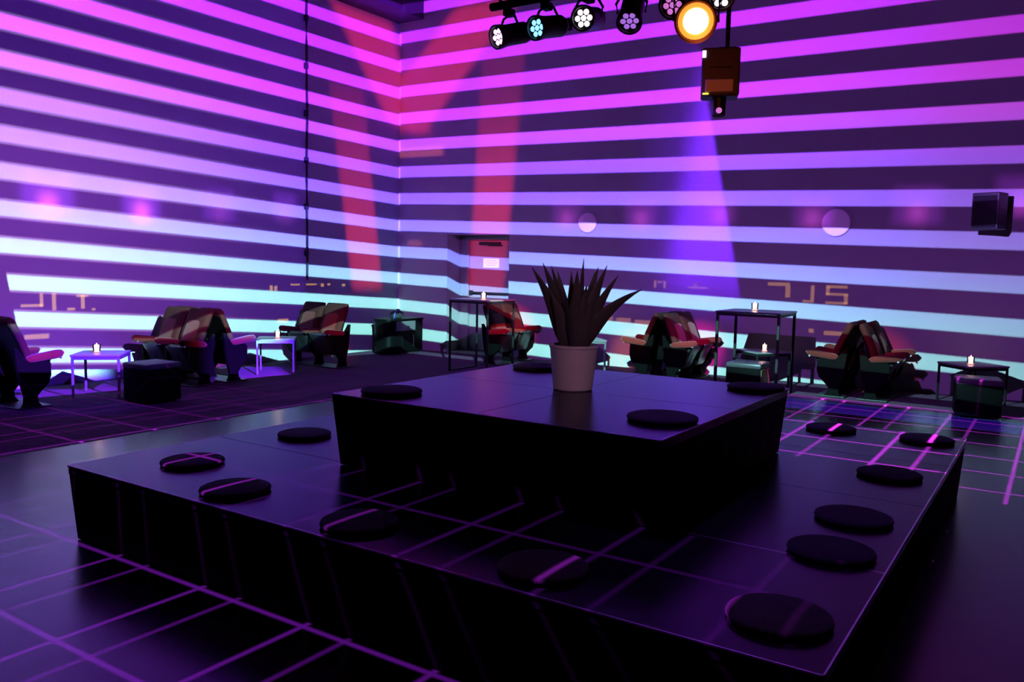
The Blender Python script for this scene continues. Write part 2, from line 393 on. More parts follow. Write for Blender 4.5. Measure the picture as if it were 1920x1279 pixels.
def obj(name, bm, m, parent=None, loc=(0, 0, 0), rz=0.0, ang=.33):
    me = bm if isinstance(bm, bpy.types.Mesh) else mesh_of(name, bm, m, ang)
    o = bpy.data.objects.new(name, me); COL.objects.link(o)
    o.location = loc; o.rotation_euler = (0, 0, rz)
    if parent: o.parent = parent
    return o
def tag(o, label, cat, group=None):
    o['label'] = label; o['category'] = cat
    if group: o['group'] = group
    return o
def thing(name, label, cat, loc=(0, 0, 0), rz=0.0, group=None):
    o = bpy.data.objects.new(name, None); COL.objects.link(o); o.empty_display_size = .1
    o.location = loc; o.rotation_euler = (0, 0, rz)
    return tag(o, label, cat, group)
def struct(name, bm, m, parent=None, **k):
    o = obj(name, bm, m, parent, **k)
    if not parent: o['kind'] = 'structure'
    return o
def dup(root, label, loc, rz, group=None):
    r = root.copy(); COL.objects.link(r); r.location = loc; r.rotation_euler = (0, 0, rz); r['label'] = label
    if group: r['group'] = group
    for ch in list(root.children):
        c = ch.copy(); COL.objects.link(c); c.parent = r
        for s in list(ch.children):
            d = s.copy(); COL.objects.link(d); d.parent = c
    return r

# ------------------------------------------------------------------ the setting
H = 7.0
XR, YF = 5.5, -3.5
bm = new_bm(); box(bm, ((-10.6 + XR) / 2, (YF + 13.2) / 2, -.06), (XR + 10.6 + .4, 13.2 - YF + .4, .112)); struct('floor', bm, 'carpet')
bm = new_bm(); box(bm, ((-7.15 + XR) / 2, (YF + 11.02) / 2, -.002), (XR + 7.15, 11.02 - YF, .004)); struct('floor_dance', bm, 'dance_floor')
bm = new_bm(); box(bm, (-7.15, (YF + 11.02) / 2, .003), (.025, 11.02 - YF, .010), bevel=.003); struct('trim_1', bm, 'trim_metal')
bm = new_bm(); box(bm, ((-7.15 + XR) / 2, 11.02, .003), (XR + 7.15, .025, .010), bevel=.003); struct('trim_2', bm, 'trim_metal')
bm = new_bm(); box(bm, (-10.7, (YF + 13.2) / 2, H / 2), (.2, 13.2 - YF, H)); struct('wall_left', bm, 'plaster')
# back wall, with the door niche cut out of it (s 1.12..2.44, z 0..2.16)
def wall_box(bm, s0, s1, z0, z1, o0, o1):
    c = on_back((s0 + s1) / 2, (z0 + z1) / 2, (o0 + o1) / 2); box(bm, c, (s1 - s0, abs(o1 - o0), z1 - z0), rz=ROT_B)
N0, N1, NZ, ND = 1.12, 2.44, 2.165, .42
bm = new_bm()
wall_box(bm, -.2, N0, 0, H, -.6, 0); wall_box(bm, N0, N1, NZ, H, -.6, 0); wall_box(bm, N1, 16.3, 0, H, -.6, 0)
struct('wall_back', bm, 'plaster')
bm = new_bm(); box(bm, (XR + .1, (YF + 13.2) / 2, H / 2), (.2, 13.2 - YF, H)); struct('wall_right', bm, 'black_paint')
bm = new_bm(); box(bm, ((-10.6 + XR) / 2, YF - .1, H / 2), (XR + 10.6, .2, H)); struct('wall_front', bm, 'black_paint')
bm = new_bm(); box(bm, ((-10.6 + XR) / 2, (YF + 13.2) / 2, H + .1), (XR + 10.8, 13.2 - YF, .2)); struct('ceiling', bm, 'ceiling_black')
# the boxed-in black duct under the ceiling, above the corner
bm = new_bm(); box(bm, (-10.6 + .3, 12.07 - 1.2, 6.04 + .46), (.6, 2.3, .92), bevel=.01); struct('trim_3', bm, 'black_paint')
# the door in its niche
d1 = bpy.data.objects.new('door_1', None); COL.objects.link(d1); d1['kind'] = 'structure'; d1.location = on_back((N0 + N1) / 2, 0, -ND); d1.rotation_euler = (0, 0, ROT_B)
W = N1 - N0
bm = new_bm()
box(bm, (-W / 2 + .09, .06, NZ / 2), (.18, .10, NZ), bevel=.008); box(bm, (W / 2 - .05, .06, NZ / 2), (.10, .10, NZ), bevel=.008); box(bm, (.04, .06, NZ - .04), (W - .1, .10, .08), bevel=.008)
obj('door_frame', bm, 'door_paint', d1)
bm = new_bm(); box(bm, (.04, .10, (NZ - .08) / 2 + .005), (W - .28, .05, NZ - .10), bevel=.005); leaf = obj('door_leaf', bm, 'door_paint', d1)
bm = new_bm(); box(bm, (-.02, .035, 2.02), (.46, .05, .055), bevel=.01); box(bm, (.10, .03, 1.985), (.30, .02, .02), bevel=.004); obj('door_closer', bm, 'dark_metal', d1)
bm = new_bm(); tube(bm, [(-.42, .03, 1.10), (.46, .03, 1.10)], .022); box(bm, (-.43, .05, 1.10), (.06, .07, .09), bevel=.01); box(bm, (.46, .05, 1.10), (.05, .07, .09), bevel=.01); obj('push_bar', bm, 'dark_metal', d1)
bm = new_bm(); box(bm, (-.01, .068, 1.66), (.34, .006, .17)); sg = obj('paper_sign', bm, 'paper', d1)
bm = new_bm()
for i, w in enumerate((.24, .27, .20)): box(bm, (-.01, .0642, 1.705 - i * .042), (w, .002, .008))
obj('printed_line', bm, 'print_ink', sg)
bm = new_bm(); wall_box(bm, N0 - .02, N1 + .02, .0, .012, -ND, .03); struct('trim_4', bm, 'aluminium')

# cable conduit down the left wall
cr = thing('cable_conduit', 'thin black cable running straight down the left wall', 'cable', on_left(2.352, 1.32, .0))
bm = new_bm(); pts = [(.05 + .004 * math.sin(i * 1.7), .006 * math.sin(i * .9), i * .32) for i in range(18)]; tube(bm, pts, .019, 8); obj('cable', bm, 'black_paint', cr)
for i in range(7):
    bm = new_bm(); box(bm, (.034, 0, .45 + i * .76), (.066, .055, .10), bevel=.008); obj('clip', bm, 'black_paint', cr)

# two white discs, the wall loudspeaker
for s, z, r, lab in ((3.95, 2.357, .165, 'smaller round white wall disc above the potted agave'), (7.85, 2.331, .195, 'larger round white wall disc right of the violet beam')):
    t = thing('wall_disc', lab, 'wall lamp', on_back(s, z, 0), ROT_B, 'round white discs on the back wall')
    bm = new_bm(); lathe(bm, [(0, .055), (r * .6, .052), (r * .93, .043), (r, .03), (r, .022)], 40); d = obj('shade', bm, 'disc_white', t); d.rotation_euler = (PI / 2, 0, 0)
    bm = new_bm(); lathe(bm, [(r * .55, .0), (r * .55, .03)], 32); d = obj('mount', bm, 'dark_metal', t); d.rotation_euler = (PI / 2, 0, 0)
sp = thing('wall_speaker', 'black box loudspeaker mounted high on the wall at right', 'loudspeaker', on_back(9.74, 2.45, 0), ROT_B)
R_ = Matrix.Rotation(math.radians(-20) - ROT_B, 4, 'Z')
bm = new_bm(); box(bm, (0, -.24, 0), (.33, .26, .47), bevel=.012, rot=R_); 
for v in bm.verts: pass
obj('cabinet', bm, 'speaker_black', sp)
bm = new_bm(); v = box(bm, (0, 0, -.01), (.29, .012, .41), bevel=.005); bmesh.ops.transform(bm, matrix=Matrix.Translation((0, -.24, 0)) @ R_ @ Matrix.Translation((0, -.132, 0)), verts=bm.verts); obj('grille', bm, 'speaker_grille', sp)
bm = new_bm(); box(bm, (0, -.012, 0), (.12, .024, .14), bevel=.004); box(bm, (0, -.07, 0), (.05, .12, .05), bevel=.004); obj('bracket', bm, 'dark_metal', sp)

# ------------------------------------------------------------------ the stage, two tiers
LX0, LX1, LY0, LY1, LZ = -4.72, -.52, 2.52, 6.87, .44
UX0, UX1, UY0, UY1, UZ = -3.55, -1.47, 3.46, 5.55, .87
def stage_tier(name, label, x0, x1, y0, y1, z0, z1, xs, ys, taper):
    t = thing(name, label, 'stage', ((x0 + x1) / 2, (y0 + y1) / 2, z0))
    cx, cy, h = (x0 + x1) / 2, (y0 + y1) / 2, z1 - z0
    for i in range(len(xs) - 1):
        for j in range(len(ys) - 1):
            bm = new_bm(); g_ = .0015
            box(bm, ((xs[i] + xs[i + 1]) / 2 - cx, (ys[j] + ys[j + 1]) / 2 - cy, h - .025), (xs[i + 1] - xs[i] - 2 * g_, ys[j + 1] - ys[j] - 2 * g_, .05), bevel=.002)
            dk = obj('deck_panel', bm, 'deck', t)
    for (ax, ay, bx_, by_) in ((x0, y0, x1, y0), (x1, y0, x1, y1), (x1, y1, x0, y1), (x0, y1, x0, y0)):
        # a hanging skirt, drawn in a little towards its foot, with shallow folds
        bm = new_bm(); n = 40; rows = []
        d = Vector((bx_ - ax, by_ - ay, 0)); L = d.length; d.normalize(); nrm = Vector((d.y, -d.x, 0))
        for rr, (zz, inn) in enumerate(((h - .05, .004), (h * .5, taper * .5), (.003, taper))):
            row = []
            for i in range(n + 1):
                f = i / n; p = Vector((ax - cx, ay - cy, zz)) + d * (inn + (L - 2 * inn) * f) - nrm * (inn + .004 * math.sin(i * 1.3 + rr) * (1 if rr else 0) * (0 < i < n))
                row.append(bm.verts.new(p))
            rows.append(row)
        back = [[bm.verts.new(v.co - nrm * .012) for v in r_] for r_ in rows]
        for S in (rows, back):
            for a, b in zip(S, S[1:]):
                for i in range(n): bm.faces.new((a[i], a[i + 1], b[i + 1], b[i]))
        for i in range(n): bm.faces.new((rows[0][i], rows[0][i + 1], back[0][i + 1], back[0][i])); bm.faces.new((rows[-1][i], rows[-1][i + 1], back[-1][i + 1], back[-1][i]))
        for i in (0, n):
            for j in range(2): bm.faces.new((rows[j][i], rows[j + 1][i], back[j + 1][i], back[j][i]))
        obj('skirt', bm, 'skirt', t, ang=1.2)
    for (ax, ay, bx_, by_) in ((x0, y0, x1, y0), (x1, y0, x1, y1), (x0, y1, x0, y0)):
        bm = new_bm(); box(bm, ((ax + bx_) / 2 - cx, (ay + by_) / 2 - cy, h - .003), (abs(bx_ - ax) + .006 if bx_ != ax else .006, abs(by_ - ay) + .006 if by_ != ay else .006, .007)); obj('edge_trim', bm, 'aluminium', t)
    return t
low = stage_tier('lower_stage', 'wide black lower stage tier standing on the dance floor', LX0, LX1, LY0, LY1, 0.002, LZ, [LX0, -2.62, LX1], [LY0, 3.55, 4.70, 5.80, LY1], .03)
up = stage_tier('upper_stage', 'smaller black upper stage tier carrying the potted plant', UX0, UX1, UY0, UY1, LZ + .002, UZ, [UX0, -2.51, UX1], [UY0, 4.505, UY1], .035)
bm = new_bm(); box(bm, ((-1.48 - .52) / 2 - (LX0 + LX1) / 2, 3.55 - (LY0 + LY1) / 2, LZ - .0038), (.96, .006, .004)); obj('edge_trim', bm, 'aluminium', low)

# ------------------------------------------------------------------ round seat cushions
bm = new_bm(); lathe(bm, [(0, 0), (.165, 0), (.178, .005), (.182, .014), (.178, .023), (.165, .028), (.06, .030), (0, .030)], 40); me_c = mesh_of('seat_cushion', bm, 'felt', 1.0)
CUSH = [(-3.28, 3.68, UZ, 'round black felt cushion at the upper stage\'s front left corner'),
        (-1.66, 3.92, UZ, 'round black felt cushion on the upper stage in front of the pot'),
        (-1.62, 5.33, UZ, 'round black felt cushion at the upper stage\'s far right corner'),
        (-3.26, 5.28, UZ, 'round black felt cushion half hidden behind the white pot'),
        (-4.205, 2.98, LZ, 'round black cushion on the lower stage, nearest its left end corner'),
        (-3.526, 2.75, LZ, 'round black cushion on the lower stage, second from the left end corner along the front'),
        (-4.286, 3.92, LZ, 'round black cushion on the lower stage\'s left flank, just left of the upper stage'),
        (-2.621, 2.73, LZ, 'round black cushion on the lower stage front, third from the left end corner'),
        (-1.647, 2.75, LZ, 'round black cushion on the lower stage front, directly before the upper stage\'s near corner'),
        (-.745, 2.84, LZ, 'round black cushion at the lower stage\'s nearest corner, crossed by magenta lines'),
        (-.755, 3.66, LZ, 'round black cushion on the lower stage\'s right flank, second from the nearest corner'),
        (-.777, 4.23, LZ, 'round black cushion on the lower stage\'s right flank, third from the nearest corner'),
        (-.786, 5.28, LZ, 'round black cushion on the lower stage\'s right flank, fourth from the nearest corner'),
        (-.745, 6.57, LZ, 'round black cushion at the lower stage\'s far right corner'),
        (-1.404, 6.56, LZ, 'round black cushion on the lower stage behind the upper stage\'s right edge')]
for x, y, z, lab in CUSH:
    o = obj('seat_cushion', me_c, 'felt', loc=(x, y, z + .0015)); tag(o, lab, 'cushion', 'round felt cushions on the stage')

# ------------------------------------------------------------------ potted agave
ag = thing('potted_agave', 'spiky dark agave in a white pot standing on the upper stage', 'potted plant', (-2.545, 4.56, UZ + .001))
bm = new_bm(); lathe(bm, [(0, 0), (.118, 0), (.124, .006), (.150, .262), (.156, .268), (.156, .284), (.148, .284), (.142, .25), (0, .25)], 48); obj('pot', bm, 'pot_white', ag)
bm = new_bm(); lathe(bm, [(.144, .251), (.10, .262), (0, .268)], 32); obj('soil', bm, 'soil', ag)
RV = Vector((math.cos(YAW), math.sin(YAW), 0)); FV = Vector((-math.sin(YAW), math.cos(YAW), 0))
def leaf(az, lean, L, w, curl, tw):
    bm = new_bm(); n = 10; rows = []
    # az: 0 = to the right of the picture, 90 = away; lean: angle off vertical at the base
    out = RV * math.cos(az) + FV * math.sin(az); side0 = Vector((-out.y, out.x, 0))
    p = out * .03 + Vector((0, 0, .25)); a = lean * .55
    for i in range(n + 1):
        f = i / n
        ww = w * (.60 + .40 * math.sin(min(1, f * 2.4) * PI / 2)) * (1 - max(0, f - .22) / .78) ** .95 + .0012
        dirv = out * math.sin(a) + Vector((0, 0, math.cos(a))); nrm = out * math.cos(a) - Vector((0, 0, math.sin(a)))
        st = side0 * math.cos(tw) + nrm * math.sin(tw); nrm = nrm * math.cos(tw) - side0 * math.sin(tw); side = st
        keel = ww * .30
        th = .010 * (1 - f) + .0015
        rows.append([bm.verts.new(p + side * ww - nrm * 0), bm.verts.new(p + nrm * keel), bm.verts.new(p - side * ww), bm.verts.new(p + nrm * (keel + th))])
        p = p + dirv * (L / n); a = lean * .55 + (lean * .45 + curl) * f
    for a_, b_ in zip(rows, rows[1:]):
        for k in range(4):
            k2 = (k + 1) % 4; q = [0, 1, 2, 3]
            bm.faces.new((a_[q[k]], a_[q[k2]], b_[q[k2]], b_[q[k]]))
    bm.faces.new(rows[-1])
    return bm
LEAVES = [(20, 3, .575, .062, 0), (165, 14, .50, .062, .0), (176, 25, .57, .066, .02), (184, 36, .57, .062, .0), (200, 30, .40, .060, 0), (170, 19, .54, .058, 0),
          (8, 15, .50, .062, .0), (-6, 24, .56, .064, 0), (2, 37, .53, .064, .02), (-12, 54, .56, .062, .30), (25, 20, .54, .060, 0), (100, 14, .50, .062, 0), (80, 22, .46, .062, 0),
          (-60, 18, .42, .066, 0), (-95, 22, .40, .070, .0), (-125, 22, .42, .066, 0), (-40, 28, .38, .062, .05), (-150, 32, .36, .062, .05), (-88, 8, .50, .066, 0)]
for az, le, L, w, cu in LEAVES:
    obj('leaf', leaf(math.radians(az), math.radians(le), L, w * 1.05, cu, math.radians(62) * math.cos(math.radians(az)) * (1 if az % 2 == 0 else -1)), 'agave', ag, ang=.9)

# ------------------------------------------------------------------ cinema seats, in pairs
def loft_back(width, prof, th, ny=8):
    """padded back: profile points (x, z) bottom to top, rounded across"""
    bm = new_bm(); P2 = [Vector((x, 0, z)) for x, z in prof]; n = len(P2); rings = []
    for i, p in enumerate(P2):
        d = (P2[min(i + 1, n - 1)] - P2[max(i - 1, 0)]).normalized(); nr = Vector((d.z, 0, -d.x))
        e = min(1.0, .55 + .45 * min(i, n - 1 - i)) if n > 3 else 1
        t = th * e / 2; w = width / 2 * (1 - .04 * (1 - e) * 2)
        ring = []
        for k in range(4 * ny):
            a = 2 * PI * k / (4 * ny); ca, sa = math.cos(a), math.sin(a); pw = .38
            yy = w * math.copysign(abs(ca) ** pw, ca); tt = t * math.copysign(abs(sa) ** .7, sa)
            ring.append(bm.verts.new(p + Vector((0, yy, 0)) + nr * tt))
        rings.append(ring)
    m_ = 4 * ny
    for a, b in zip(rings, rings[1:]):
        for k in range(m_): bm.faces.new((a[k], a[(k + 1) % m_], b[(k + 1) % m_], b[k]))
    bm.faces.new(rings[0][::-1]); bm.faces.new(rings[-1])
    return bm
BACK = [(.075, .34), (.07, .38), (.045, .48), (.02, .58), (-.015, .68), (-.06, .78), (-.105, .88), (-.135, .94), (-.150, .972)]
def make_pair(label, loc, rz):
    t = thing('cinema_seat_pair', label, 'cinema seats', loc, rz, 'pairs of old cinema seats around the room')
    Y = .505
    bm = new_bm(); box(bm, (.045, 0, .008), (.36, 2 * Y + .08, .016), bevel=.003); obj('base_plate', bm, 'dark_metal', t)
    for y in (-Y, 0, Y):
        bm = new_bm()
        prism(bm, [(-.085, .015), (.135, .015), (.085, .06), (.078, .13), (.12, .18), (.205, .25), (.235, .34), (.235, .47), (.20, .505), (-.01, .505), (-.075, .60), (-.115, .66), (-.145, .66), (-.125, .5), (-.10, .32), (-.07, .2), (-.045, .13), (-.05, .06)], y - .022, y + .022, .005)
        sp_ = obj('side_panel', bm, 'chair_frame', t)
        bm = new_bm(); n = 12; rings = []
        for i in range(n + 1):
            f = i / n; x = -.03 + .42 * f; z = .525 + .05 * f * f + .012 * math.sin(f * PI)
            e = math.sqrt(max(0.02, 1 - (2 * abs(f - .5)) ** 6))
            rings.append([bm.verts.new((x, y + .042 * e * math.copysign(abs(math.cos(a)) ** .6, math.cos(a)), z + .040 * e * (1 + .25 * f) * math.copysign(abs(math.sin(a)) ** .7, math.sin(a)))) for a in [2 * PI * k / 14 for k in range(14)]])
        for a, b in zip(rings, rings[1:]):
            for k in range(14): bm.faces.new((a[k], a[(k + 1) % 14], b[(k + 1) % 14], b[k]))
        bm.faces.new(rings[0][::-1]); bm.faces.new(rings[-1])
        obj('armrest', bm, 'red_fabric', sp_, ang=1.2)
        for sy in (-1, 1):
            bm = new_bm(); cyl(bm, (.33, y + sy * .036, .525), (.33, y + sy * .05, .525), .012, seg=10); obj('screw', bm, 'aluminium', sp_)
    for y in (-Y / 2, Y / 2):
        bk = obj('backrest', loft_back(.455, BACK, .10), 'dark_red_fabric', t, (0, y, 0), ang=1.2)
        bm = loft_back(.30, [(x + .035, z - .004) for x, z in BACK[2:7]], .05, 6); obj('back_panel', bm, 'red_fabric', bk, ang=1.2)
        bm = loft_back(.44, [(x - .05, z) for x, z in BACK[1:7]], .018, 6); obj('back_shell', bm, 'chair_frame', bk, ang=1.2)
        # tipped-up seat: the moulded underside faces forward
        pr = [(.115, .20), (.135, .25), (.165, .33), (.20, .41), (.245, .48), (.275, .515)]
        se = obj('seat', loft_back(.40, pr, .075, 7), 'seat_shell', t, (0, y, 0), ang=1.2)
        bm = loft_back(.36, [(x - .05, z + .01) for x, z in pr], .07, 7); obj('seat_cushion_pad', bm, 'dark_red_fabric', se, ang=1.2)
        bm = new_bm(); box(bm, (.205, 0, .33), (.012, .03, .16), bevel=.005, rot=Matrix.Rotation(.42, 4, 'Y')); obj('rib', bm, 'seat_shell', se)
    return t
HP = .525
SEATS = [('pair of dark cinema seats cut off by the left picture edge', (-9.15 - HP, 4.50, 0), PI / 2),
         ('pair of folded cinema seats facing left, behind the left pouf', (-9.20 - HP, 6.74, 0), -PI / 2),
         ('pair of cinema seats facing right, back to back with the seats behind the left pouf', (-9.20 - HP, 7.16, 0), PI / 2),
         ('lone pair of brown and red cinema seats left of the black cabinet', (-9.22 - HP, 9.24, 0), -PI / 2),
         ('bright red lit pair of cinema seats beside the left high table', (-7.80, 11.10 + HP, 0), 0),
         ('pair of orange lit cinema seats facing left, just right of the agave', (-5.08, 11.22 + HP, 0), PI),
         ('pair of magenta lit cinema seats facing right, left of the right high table', (-4.66, 11.22 + HP, 0), 0),
         ('pair of dark red cinema seats facing left, right of the right high table', (-2.41, 11.32 + HP, 0), PI),
         ('rightmost pair of dark red cinema seats, facing the low table at far right', (-1.99, 11.32 + HP, 0), 0)]
proto = make_pair(*SEATS[0])
for lab, loc, rz in SEATS[1:]: dup(proto, lab, loc, rz)

# ------------------------------------------------------------------ tables
def make_table(name, label, loc, rz, side, h, top_m, leg_m, lw, rails, group):
    t = thing(name, label, 'table', loc, rz, group)
    bm = new_bm(); box(bm, (0, 0, h - .011), (side, side, .022), bevel=.003); obj('table_top', bm, top_m, t)
    q = side / 2 - lw / 2 - .008
    for sx, sy in ((1, 1), (1, -1), (-1, 1), (-1, -1)):
        bm = new_bm(); box(bm, (sx * q, sy * q, (h - .022) / 2), (lw, lw, h - .022), bevel=.003); obj('leg', bm, leg_m, t)
    for s in (1, -1):
        bm = new_bm(); box(bm, (s * q, 0, h - .042), (lw * .8, 2 * q - lw, .035), bevel=.003); obj('apron', bm, leg_m, t)
        bm = new_bm(); box(bm, (0, s * q, h - .042), (2 * q - lw, lw * .8, .035), bevel=.003); obj('apron', bm, leg_m, t)
        if rails:
            bm = new_bm(); box(bm, (s * q, 0, .013), (lw * .9, 2 * q - lw, .022), bevel=.003); obj('floor_rail', bm, leg_m, t)
    return t
LOWG, HIGHG = 'low side tables between the seats', 'high standing tables'
q4 = PI / 4
make_table('side_table', 'low square table lit violet, left of the left pouf', (-9.50, 5.51, 0), q4, .54, .50, 'table_top', 'steel_leg', .026, False, LOWG)
make_table('side_table', 'low square table with a candle between the two left seat groups', (-9.50, 8.16, 0), q4, .54, .51, 'table_top', 'steel_leg', .026, False, LOWG)
make_table('side_table', 'low square table half hidden behind the white pot', (-6.24, 11.55, 0), q4, .54, .50, 'table_top', 'steel_leg', .026, False, LOWG)
make_table('side_table', 'low square table standing behind the right high table', (-3.50, 11.79, 0), q4 + .08, .56, .50, 'table_top', 'dark_leg', .028, False, LOWG)
make_table('side_table', 'low square table with magenta lit top at far right, behind the black pouf', (-.90, 12.08, 0), q4, .58, .50, 'table_top', 'dark_leg', .024, False, LOWG)
make_table('high_table', 'tall square standing table in front of the red door', (-7.41, 10.37, 0), 0, .74, 1.11, 'table_top', 'dark_leg', .028, True, HIGHG)
make_table('high_table', 'tall dark square standing table over a small cube pouf', (-3.36, 10.95, 0), .02, .84, 1.10, 'table_top_dark', 'dark_leg', .034, False, HIGHG)

# ------------------------------------------------------------------ poufs
def make_pouf(label, loc, rz, w, h, tan=False):
    t = thing('cube_pouf', label, 'pouf', loc, rz, 'cube poufs')
    bm = new_bm(); box(bm, (0, 0, .02 + (h - .07) / 2), (w, w, h - .07), bevel=.018, seg=3); obj('body', bm, 'leatherette', t)
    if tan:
        bm = new_bm(); box(bm, (w / 2 + .003, 0, .02 + (h - .09) / 2), (.008, w - .03, h - .10), bevel=.003); obj('side_panel', bm, 'pouf_warm_lit', t)  # thin plate coloured as if warm light fell on this side
    bm = new_bm(); box(bm, (0, 0, h - .035), (w + .008, w + .008, .07), bevel=.022, seg=3); obj('seat_pad', bm, 'table_top_dark' if tan else 'leatherette_top', t)
    for sx, sy in ((1, 1), (1, -1), (-1, 1), (-1, -1)):
        bm = new_bm(); cyl(bm, (sx * (w / 2 - .05), sy * (w / 2 - .05), 0), (sx * (w / 2 - .05), sy * (w / 2 - .05), .024), .018, seg=10); obj('foot', bm, 'dark_metal', t)
make_pouf('black cube pouf standing on the carpet at left', (-8.61, 5.59, 0), .05, .44, .455)
make_pouf('small cube pouf with warm light painted on one side under the right high table', (-3.43, 10.92, 0), .02, .46, .42, True)
make_pouf('black cube pouf in front of the far right table', (-.75, 10.96, 0.005), .16, .47, .445)

# ------------------------------------------------------------------ cabinet and bag in the corner
cb = thing('low_cabinet', 'low black cabinet with rounded end in the room corner', 'cabinet', (-10.05, 11.42, 0), 0)
bm = new_bm()
poly = []
for i in range(9):
    a = PI + PI / 2 * i / 8; poly.append((.20 - .16 + .0, 0))
hw, hd, rr_ = .46, .21, .14
pl = [(hd, hw), (-hd, hw)] + [(-hd + rr_ - rr_ * math.cos(a), -hw + rr_ - rr_ * math.sin(a)) for a in [PI / 2 * i / 6 for i in range(7)]] + [(hd - rr_ + rr_ * math.sin(a), -hw + rr_ - rr_ * math.cos(a)) for a in [PI / 2 * i / 6 for i in range(7)]]
def vprism(bm, pl, z0, z1):
    a = [bm.verts.new((x, y, z0)) for x, y in pl]; b = [bm.verts.new((x, y, z1)) for x, y in pl]; n = len(pl)
    bm.faces.new(a[::-1]); bm.faces.new(b)
    for i in range(n): bm.faces.new((a[i], a[(i + 1) % n], b[(i + 1) % n], b[i]))
vprism(bm, pl, .03, .60); obj('body', bm, 'cabinet_black', cb)
bm = new_bm(); vprism(bm, [(x * 1.05, y * 1.025) for x, y in pl], .60, .63); obj('top', bm, 'cabinet_black', cb)
bm = new_bm(); box(bm, (hd + .008, -.02, .50), (.016, .52, .17), bevel=.004); dr = obj('drawer', bm, 'cabinet_panel', cb)
bm = new_bm(); tube(bm, [(hd + .03, -.12, .50), (hd + .03, .08, .50)], .007, 8); obj('handle', bm, 'aluminium', dr)
bm = new_bm(); box(bm, (hd + .008, -.02, .22), (.016, .52, .34), bevel=.004); dd = obj('door', bm, 'cabinet_black', cb)
bm = new_bm(); tube(bm, [(hd + .03, .17, .12), (hd + .03, .17, .34)], .007, 8); obj('handle', bm, 'aluminium', dd)
bm = new_bm(); box(bm, (0, 0, .016), (.34, .78, .03), bevel=.004); obj('plinth', bm, 'black_paint', cb)
bg = thing('shoulder_bag', 'small black bag with blue strap lying on the cabinet', 'bag', (-10.06, 11.40, .631), .3)
bm = new_bm(); bmesh.ops.create_icosphere(bm, subdivisions=3, radius=1)
for v in bm.verts:
    x, y, z = v.co; f = abs(z) ** .7 * (1 if z > 0 else -1)
    v.co = (x * .10, y * .15 * (1 + .1 * math.sin(5 * x)), max(0, (f + .72) * .085 * (1 + .12 * y)))
obj('pouch', bm, 'bag_cloth', bg, ang=2)
bm = new_bm(); tube(bm, [(.03, -.17 + .0, .005), (.05, -.19, .06), (.06, -.17, .13), (.06, -.10, .165), (.06, -.02, .16), (.05, .03, .12)], .012, 8); obj('strap', bm, 'bag_strap', bg)
bm = new_bm(); box(bm, (.09, .02, .075), (.02, .14, .07), bevel=.009); obj('flap', bm, 'bag_cloth', bg)

# ------------------------------------------------------------------ candles
bm = new_bm(); lathe(bm, [(0, .001), (.030, .001), (.034, .006), (.039, .085), (.0375, .085), (.033, .010), (0, .008)], 24); me_g = mesh_of('glass_cup', bm, 'glass', 1.0)
bm = new_bm(); lathe(bm, [(0, .009), (.0325, .009), (.0365, .074), (.030, .078), (0, .070)], 24); me_w = mesh_of('wax', bm, 'candle_wax_glow', 1.0)
bm = new_bm(); lathe(bm, [(0, .069), (.005, .074), (.0065, .080), (.003, .092), (0, .099)], 10); me_f = mesh_of('flame', bm, 'flame', 1.0)
for x, y, z, lab in ((-9.53, 5.47, .50, 'lit glass candle on the violet table at far left'), (-9.49, 8.17, .51, 'lit glass candle on the table between the left seat groups'),
                     (-7.36, 10.33, 1.11, 'lit glass candle on the high table before the door'), (-6.30, 11.52, .50, 'lit glass candle just right of the agave pot'),
                     (-3.42, 11.05, 1.10, 'lit glass candle on the right high table'), (-3.45, 11.68, .50, 'lit glass candle on the low table behind the right high table'),
                     (-.92, 12.00, .50, 'lit glass candle on the far right low table')):
    t = thing('glass_candle', lab, 'candle', (x, y, z + .001), 0, 'tealights in glass cups')
    for nm_, me_, mm_ in (('glass_cup', me_g, 'glass'), ('wax', me_w, 'candle_wax_glow'), ('flame', me_f, 'flame')):
        obj(nm_, me_, mm_, t).scale = (1.2, 1.2, 1.15)
    l = bpy.data.lights.new('candle_light', 'POINT'); l.energy = .6; l.color = (1, .55, .40); l.shadow_soft_size = .02
    o = bpy.data.objects.new('candle_light', l); COL.objects.link(o); o.location = (x, y, z + .12)

